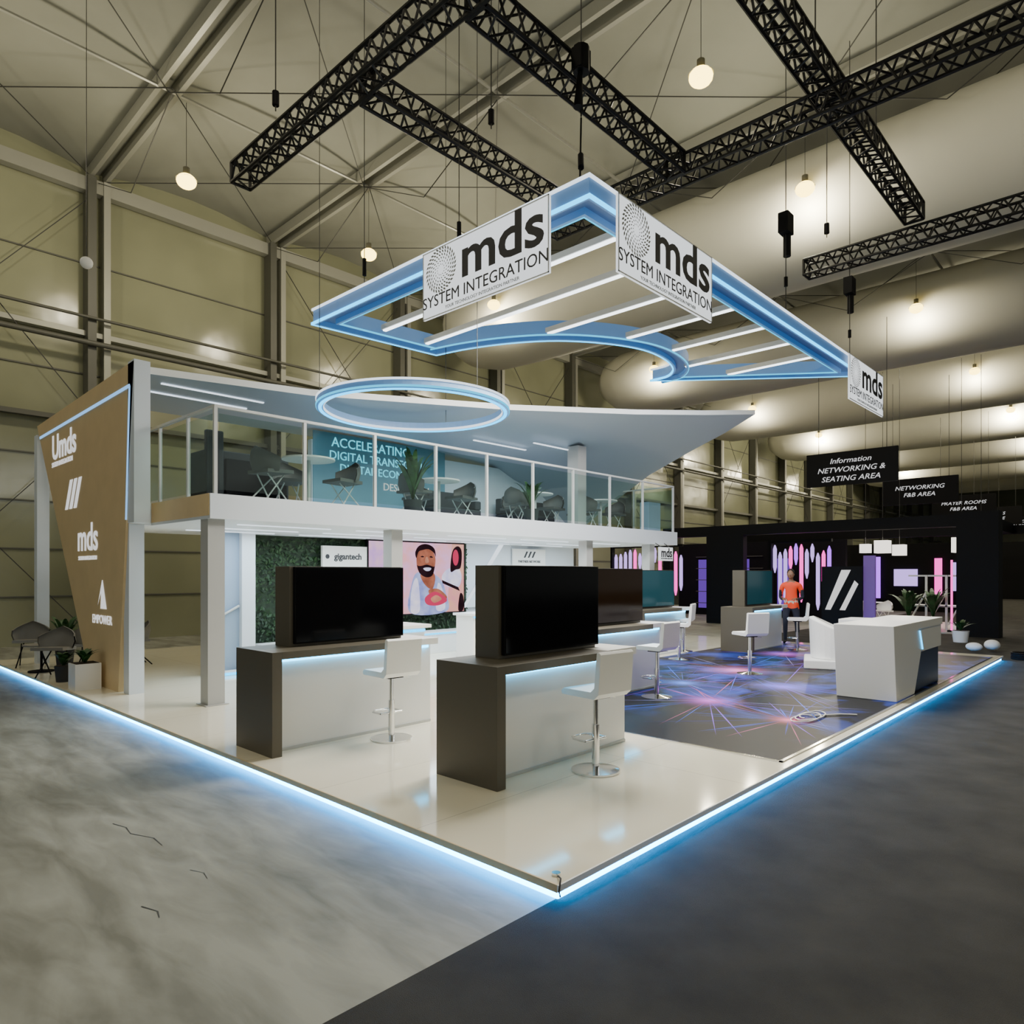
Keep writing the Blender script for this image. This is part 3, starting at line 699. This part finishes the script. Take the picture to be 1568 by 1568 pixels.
def chair(x,y,z,rot,m=FABW,leg=STEELW):
    b=B();b.M=RZ(x,y,z,rot)
    seat=[(-.23,-.2,.43),(.23,-.2,.43),(.25,.24,.45),(-.25,.24,.45)]
    b.prism(seat,(0,0,.05),m)
    n=8;vs=[];fs=[]
    for t in (0,1):
        for lvl,(hh,rr) in enumerate(((.46,.24),(.65,.28),(.82,.27))):
            for i in range(n+1):
                a=math.pi*(1.08+.84*i/n);r=rr+(.02 if t else 0);vs.append((r*math.cos(a)*1.05,r*math.sin(a)*.95+.03,hh-(abs(i-n/2)/n)*.16*lvl))
    q=n+1
    for t in (0,1):
        for l in (0,1):
            for i in range(n):
                f=(t*3*q+l*q+i,t*3*q+l*q+i+1,t*3*q+(l+1)*q+i+1,t*3*q+(l+1)*q+i);fs.append(f if t else f[::-1])
    for i in range(n):fs.append((2*q+i,2*q+i+1,5*q+i+1,5*q+i))
    b.add(vs,fs,m,True)
    for sx in (-1,1):
        b.cyl((sx*.20,.2,0),(sx*.12,-.12,.43),.011,leg,6);b.cyl((sx*.20,-.24,0),(sx*.12,.16,.43),.011,leg,6)
    b.build('lounge_chair')
def table(x,y,z,r=.4,h=.73):
    b=B();b.cyl((x,y,z+h),(x,y,z+h+.025),r,WHITE,32);b.cyl((x,y,z),(x,y,z+h),.03,STEELW,10);b.cyl((x,y,z),(x,y,z+.02),.24,STEELW,24);b.build('round_table')
for i,(x,y) in enumerate(((2.75,7.25),(5.75,7.65),(8.7,7.8),(10.9,7.6))):
    table(x,y,DZ1)
    chair(x-.70,y-.1,DZ1,-1.4,CHAIRD);chair(x+.70,y+.1,DZ1,1.6,CHAIRD);chair(x+.05,y+.72,DZ1,3.0,CHAIRD)
b=B();b.box(1.62,8.3,DZ1,3.0,8.9,3.72,SOFA);b.box(1.58,8.2,DZ1,1.85,8.3,4.0,SOFA);b.box(1.9,8.26,2.9,2.95,8.3,3.6,BLACK);b.build('dark_cabinet',.02)
b=B()
for x0,x1 in ((6.6,8.0),(9.0,10.6)):
    b.box(x0,8.8,DZ1,x1,9.35,3.22,SOFA);b.box(x0,9.15,3.22,x1,9.35,3.6,SOFA);b.box(x0,8.8,3.22,x0+.18,9.15,3.42,SOFA);b.box(x1-.18,8.8,3.22,x1,9.15,3.42,SOFA)
b.build('dark_sofa',.03)
b=B();b.box(11.7,6.75,DZ1,12.25,7.0,3.55,GREYB);b.build('low_cabinet',.01)
chair(.25,10.9,PZ,2.4,CHAIRG,BLACK);chair(.9,11.3,PZ,-.5,CHAIRG,BLACK);chair(.3,12.7,PZ,2.8,CHAIRG,BLACK);chair(1.7,11.6,PZ,1.5,CHAIRG,BLACK)
b=B();x,y=.25,11.75;b.cyl((x,y,PZ),(x,y,PZ+.02),.2,BLACK,20);b.cyl((x,y,PZ),(x,y,.55),.02,BLACK,8);b.cyl((x,y,.55),(x,y,.575),.28,CHAIRG,28);b.build('side_table')

# ------------------------------------------------------------ background stands
b=B()
b.box(20.3,1.9,3.15,20.7,11.2,3.5,BLACK);b.box(20.2,.9,0.004,20.9,1.9,3.55,BLACK);b.box(20.3,11.2,0,20.6,11.5,3.5,BLACK);b.box(20.3,8.3,0,20.6,9.7,3.15,BLACK)
b.box(20.9,1.3,3.15,26,1.6,3.5,BLACK);b.box(26,-.5,3.15,26.3,11,3.45,BLACK);b.box(26,-.5,0.004,26.3,0,3.15,BLACK)
b.build('black_stand_gantry')
b=B();b.box(25,6.4,0.004,25.2,13.5,3.1,BLACK)
for i in range(5):b.box(24.9,9.6,.5+i*.5,25,12.6,.53+i*.5,ALUD)
for y in (8.5,10.2,12.0):b.box(24.95,y,.3,25,y+.5,2.4,VIO)
b.build('black_stand_backdrop')
b=B();b.box(20.95,1.95,0.004,25.9,6.3,.05,mat('pale_stand_floor',(.55,.52,.46),.3));b.build('stand_floor_panel')
b=B()
for g0,g1,x,n,z1 in ((6.0,7.9,22.,11,2.75),(12.0,15.2,22.5,14,2.75)):
    for i in range(n):
        y=g0+(g1-g0)*i/(n-1);L=random.uniform(.25,1.8) if x<22.2 else random.uniform(.2,1.5);t=z1-random.uniform(0,.5)
        m=random.choice((PURP,PURP,LAV,LAV,MAG))
        b.prism([(x,y,t+.15),(x,y+.05,t),(x,y+.05,t-L),(x,y,t-L-.22),(x,y-.05,t-L),(x,y-.05,t)],(.1,0,0),m)
b.box(21.95,5.9,2.9,22.1,8,3.0,BLACK);b.box(22.45,11.9,2.9,22.6,15.3,3.0,BLACK);b.box(21.9,7.98,0,22.1,8.1,3.0,BLACK);b.box(22.4,15.3,0,22.6,15.4,3.0,BLACK)
b.build('neon_icicle_display')
LANT=emis('lantern_white',(1.,.93,.82),2.0)
for (x,y,z,s) in ((24,4.9,2.75,.45),(24,4.35,2.62,.38),(24,5.45,2.7,.32),(24,2.5,2.75,.5),(24,1.95,2.72,.5)):
    b=B();b.box(x,y-s/2,z-s/2,x+s,y+s/2,z+s/2,LANT);b.cyl((x+s/2,y,z+s/2),(x+s/2,y,9),.01,WIRE,4);b.build('cube_lantern')
b=B();b.box(18,3.75,0.004,18.08,4.85,2.0,BLACK);f=17.985
b.prism([(f,4.75,.75),(f,4.6,.75),(f,4.05,1.9),(f,4.3,1.9)],(.012,0,0),TXTW);b.prism([(f,4.35,.75),(f,4.2,.75),(f,3.85,1.5),(f,3.95,1.6)],(.012,0,0),TXTW)
b.box(18.1,3.45,0.004,18.2,3.75,2.3,mat('violet_panel',(.10,.05,.2),.5,emit=(.3,.12,.6),es=.2))
b.build('black_graphic_panel')
b=B()
for y in (1.95,2.5,3.05):
    b.box(22,y-.03,.05,22.06,y+.03,1.7,WHITE);b.box(22,y-.03,1.7,22.06,y+.5,1.75,WHITE);b.cyl((22,y,1.2),(22,y+.5,.2),.025,WHITE,6)
b.box(22,1.95,.75,22.6,3.5,.8,WHITE);b.cyl((21.2,2.2,.1),(21.2,2.2,2.2),.03,MAG,8);b.box(21.1,2.1,0.05,21.3,2.3,.1,BLACK)
b.build('neon_display_frame')
plant('potted_plant',21.4,3.4,.05,1.2,.7,BLACK,.25,.4,26,w=.08);plant('potted_plant',21.5,2.75,.05,1.3,.5,BLACK,.22,.4,24,w=.08);plant('potted_plant',18.3,1.45,0.004,.4,.35,WHITE,.2,.3,20)
chair(23.2,4.6,.05,1.2,FABW,WHITE);chair(23.6,5.4,.05,-.8,FABW,WHITE);table(23.3,5.0,.05,.35)
b=B()
for (x,y0,y1,h) in ((34,3,9,3.2),(44,5,14,3.6),(56,2,10,4)):
    b.box(x,y0,0.004,x+.3,y1,h,BLACK);b.box(x-4,y0,h-.3,x,y0+.3,h,BLACK)
b.build('distant_black_stand')
b=B()
for (x,y0,y1,z0,z1,m) in ((33.9,3.6,4.6,1.0,2.3,LAV),(33.9,5,5.3,.6,2.5,MAG),(33.9,6,7.0,1.2,2.0,LAV),(33.9,7.6,7.8,.6,2.6,PURP),(43.9,7,9,1.2,2.6,LEDWS)):b.box(x-.05,y0,z0,x,y1,z1,m)
b.build('distant_stand_screen')
for i,x in enumerate((19.,27.,35.,43.,51.)):
    b=B();b.box(x,3.1,4.45,x+.1,5.65,5.45,BLACK)
    tx=(('Information','NETWORKING &','SEATING AREA'),('NETWORKING','F&B AREA',''),('PRAYER ROOMS','F&B AREA',''),('BUSINESS','LOUNGE',''),('WORLD','STAGE',''))[i]
    for k,t in enumerate(tx):
        if t:b.text(t,.22,TXTW,(x-.01,4.38,(5.18 if tx[2] else 5.08)-k*.27),AX,AZ,.004,.0,sx=1.12,shear=.25)
    for y in (3.4,5.3):b.cyl((x+.05,y,5.45),(x+.05,y,9.2),.01,WIRE,4)
    b.build('hanging_direction_sign')
b=B();b.sphere((16.2,.45,.16),.16,FABW,(1.3,1.,.75));b.sphere((15.9,.75,.12),.14,FABW,(1,1.2,.7));b.build('white_sack')
b=B()
for k in range(4):
    b.tube([(14.9+.2*math.cos(t),-.28+.2*math.sin(t),.03+.035*k) for t in [math.tau*i/20 for i in range(20)]],.02,BLACK,6,True)
b.build('black_cable_reel')
b=B();b.cyl((.35,9.6,12.3),(.35,9.6,6.6),.006,WIRE,4);b.sphere((.35,9.6,6.55),.09,FABW);b.build('pendant_ball')

# ------------------------------------------------------------ person
def person(x,y,z,rot):
    V=[];E=[];Rr=[]
    def v(p,r,par=None):
        V.append(p);Rr.append(r if isinstance(r,tuple) else (r,r))
        if par is not None:E.append((par,len(V)-1))
        return len(V)-1
    pel=v((0,.02,.95),(.16,.12));wa=v((0,.01,1.10),(.145,.105),pel);ch=v((0,-.01,1.30),(.175,.12),wa);sh=v((0,-.02,1.43),(.13,.09),ch);nk=v((0,-.04,1.52),.055,sh);hd=v((0,-.07,1.60),.06,nk)
    for s in (-1,1):
        shd=v((s*.19,-.01,1.41),.075,sh);ua=v((s*.235,.03,1.25),.055,shd);el=v((s*.25,.05,1.12),.045,ua);fa=v((s*.20,-.12,1.08),.040,el);wr=v((s*.13,-.27,1.09),.027,fa)
        pm=v((s*.11,-.33,1.09),(.040,.02),wr)
        hp=v((s*.10,.02,.86),.10,pel);th=v((s*.12,.0+s*.03,.68),.085,hp);kn=v((s*.125,-.02+s*.05,.50),.06,th);cf=v((s*.13,.03+s*.07,.33),.058,kn);an=v((s*.13,.04+s*.08,.10),.04,cf)
        hl=v((s*.13,.04+s*.08,.05),.042,an);to=v((s*.14,-.12+s*.08,.04),(.045,.032),hl)
    me=bpy.data.meshes.new('p');me.from_pydata(V,E,[]);o=bpy.data.objects.new('p',me);S.collection.objects.link(o)
    sk=o.modifiers.new('s','SKIN');ss=o.modifiers.new('u','SUBSURF');ss.levels=2;ss.render_levels=2
    for i,r in enumerate(Rr):me.skin_vertices[0].data[i].radius=r;me.skin_vertices[0].data[i].use_root=(i==0)
    bpy.context.view_layer.update()
    em=bpy.data.meshes.new_from_object(o.evaluated_get(bpy.context.evaluated_depsgraph_get()))
    b=B();b.M=RZ(x,y,z,rot)
    vs=[tuple(q.co) for q in em.vertices]
    grp={}
    for p in em.polygons:
        c=p.center
        if c.z>1.485 and abs(c.x)<.1:m=SKIN
        elif c.y<-.24 and c.z>.9:m=SKIN
        elif c.z>.86:
            m=ORANGE
            if abs(c.z-1.02)<.03 and abs(c.x)<.2 and c.y>-.15:m=REFL
            if c.z<1.3 and (c.y<-.13 and abs(c.x)>.08 or abs(c.x)>.21):m=TROU
        elif c.z>.085:m=TROU
        else:m=SHOE
        grp.setdefault(m,[]).append(tuple(p.vertices))
    for m,fs in grp.items():b.add(vs,fs,m,True)
    bpy.data.objects.remove(o);bpy.data.meshes.remove(em)
    hc=(0,-.10,1.68)
    b.sphere(hc,.10,SKIN,(.78,.95,1.18),20,14);b.sphere((0,-.10,1.625),.07,SKIN,(.85,1.,.9))
    b.sphere((0,-.075,1.715),.103,HAIR,(.86,.98,.98),20,12)
    b.cyl((0,-.185,1.675),(0,-.212,1.650),.010,SKIN,8,r1=.016)
    b.sphere((0,-.188,1.625),.02,mat('lips',(.3,.1,.08),.5),(1,.3,.3))
    for s in (-1,1):
        b.sphere((s*.03,-.180,1.685),.012,FABW);b.sphere((s*.03,-.190,1.685),.006,HAIR);b.sphere((s*.079,-.09,1.67),.022,SKIN,(.35,.7,1.1))
        for f in range(4):
            bx=s*.11+(-.03+.02*f);L=(.065,.078,.075,.058)[f]
            b.cyl((bx,-.355,1.09),(bx,-.355-L*.55,1.083),.010,SKIN,8,r1=.009);b.cyl((bx,-.355-L*.55,1.083),(bx,-.355-L,1.06),.009,SKIN,8,r1=.006)
        b.cyl((s*.08,-.31,1.09),(s*.055,-.34,1.085),.012,SKIN,8,r1=.010);b.cyl((s*.055,-.34,1.085),(s*.05,-.375,1.075),.010,SKIN,8,r1=.007)
    b.build('standing_man_in_hi_vis_vest')
person(14.05,4.2,PZ,math.radians(-75))

# ------------------------------------------------------------ lights
def area(name,loc,sx,sy,e,col=(1,1,1),rot=(0,0,0)):
    l=bpy.data.lights.new(name,'AREA');l.shape='RECTANGLE';l.size=sx;l.size_y=sy;l.energy=e;l.color=col
    o=bpy.data.objects.new(name,l);o.location=loc;o.rotation_euler=rot;S.collection.objects.link(o)
area('deck_downlight',(3.2,8.0,2.46),3.5,1.6,110,(.72,.89,1));area('deck_downlight',(7.2,8.0,2.46),3.5,1.6,120,(.72,.89,1));area('deck_downlight',(10.8,8.0,2.46),2.5,1.6,80,(.72,.89,1))
area('canopy_downlight',(3,8.6,4.55),3,1.5,20,(.75,.9,1));area('canopy_downlight',(8,8.2,4.45),4,1.0,40,(.75,.9,1))
area('frame_downlight',(5,3.4,5.7),3.5,2.0,680,(1,.96,.86));area('frame_downlight',(8.8,3.0,5.7),3.5,1.5,300,(.94,.95,1))
area('stand_fill_light',(23.3,3.8,3.1),3.5,3.5,130,(1,.92,.8))  # added light without a fixture, brightens the background stand
w=bpy.data.worlds.new('world');S.world=w;w.use_nodes=True
w.node_tree.nodes['Background'].inputs[0].default_value=(.93,.97,.90,1);w.node_tree.nodes['Background'].inputs[1].default_value=.37

# ------------------------------------------------------------ camera
c=bpy.data.cameras.new('camera');c.sensor_width=36;c.lens=36*1062/1568;c.shift_y=(878-784)/1568;c.clip_end=300
o=bpy.data.objects.new('camera',c);S.collection.objects.link(o)
o.location=(-2.932,-2.404,1.8);d=Vector((.729,.684,0));o.rotation_euler=d.to_track_quat('-Z','Y').to_euler()
S.camera=o
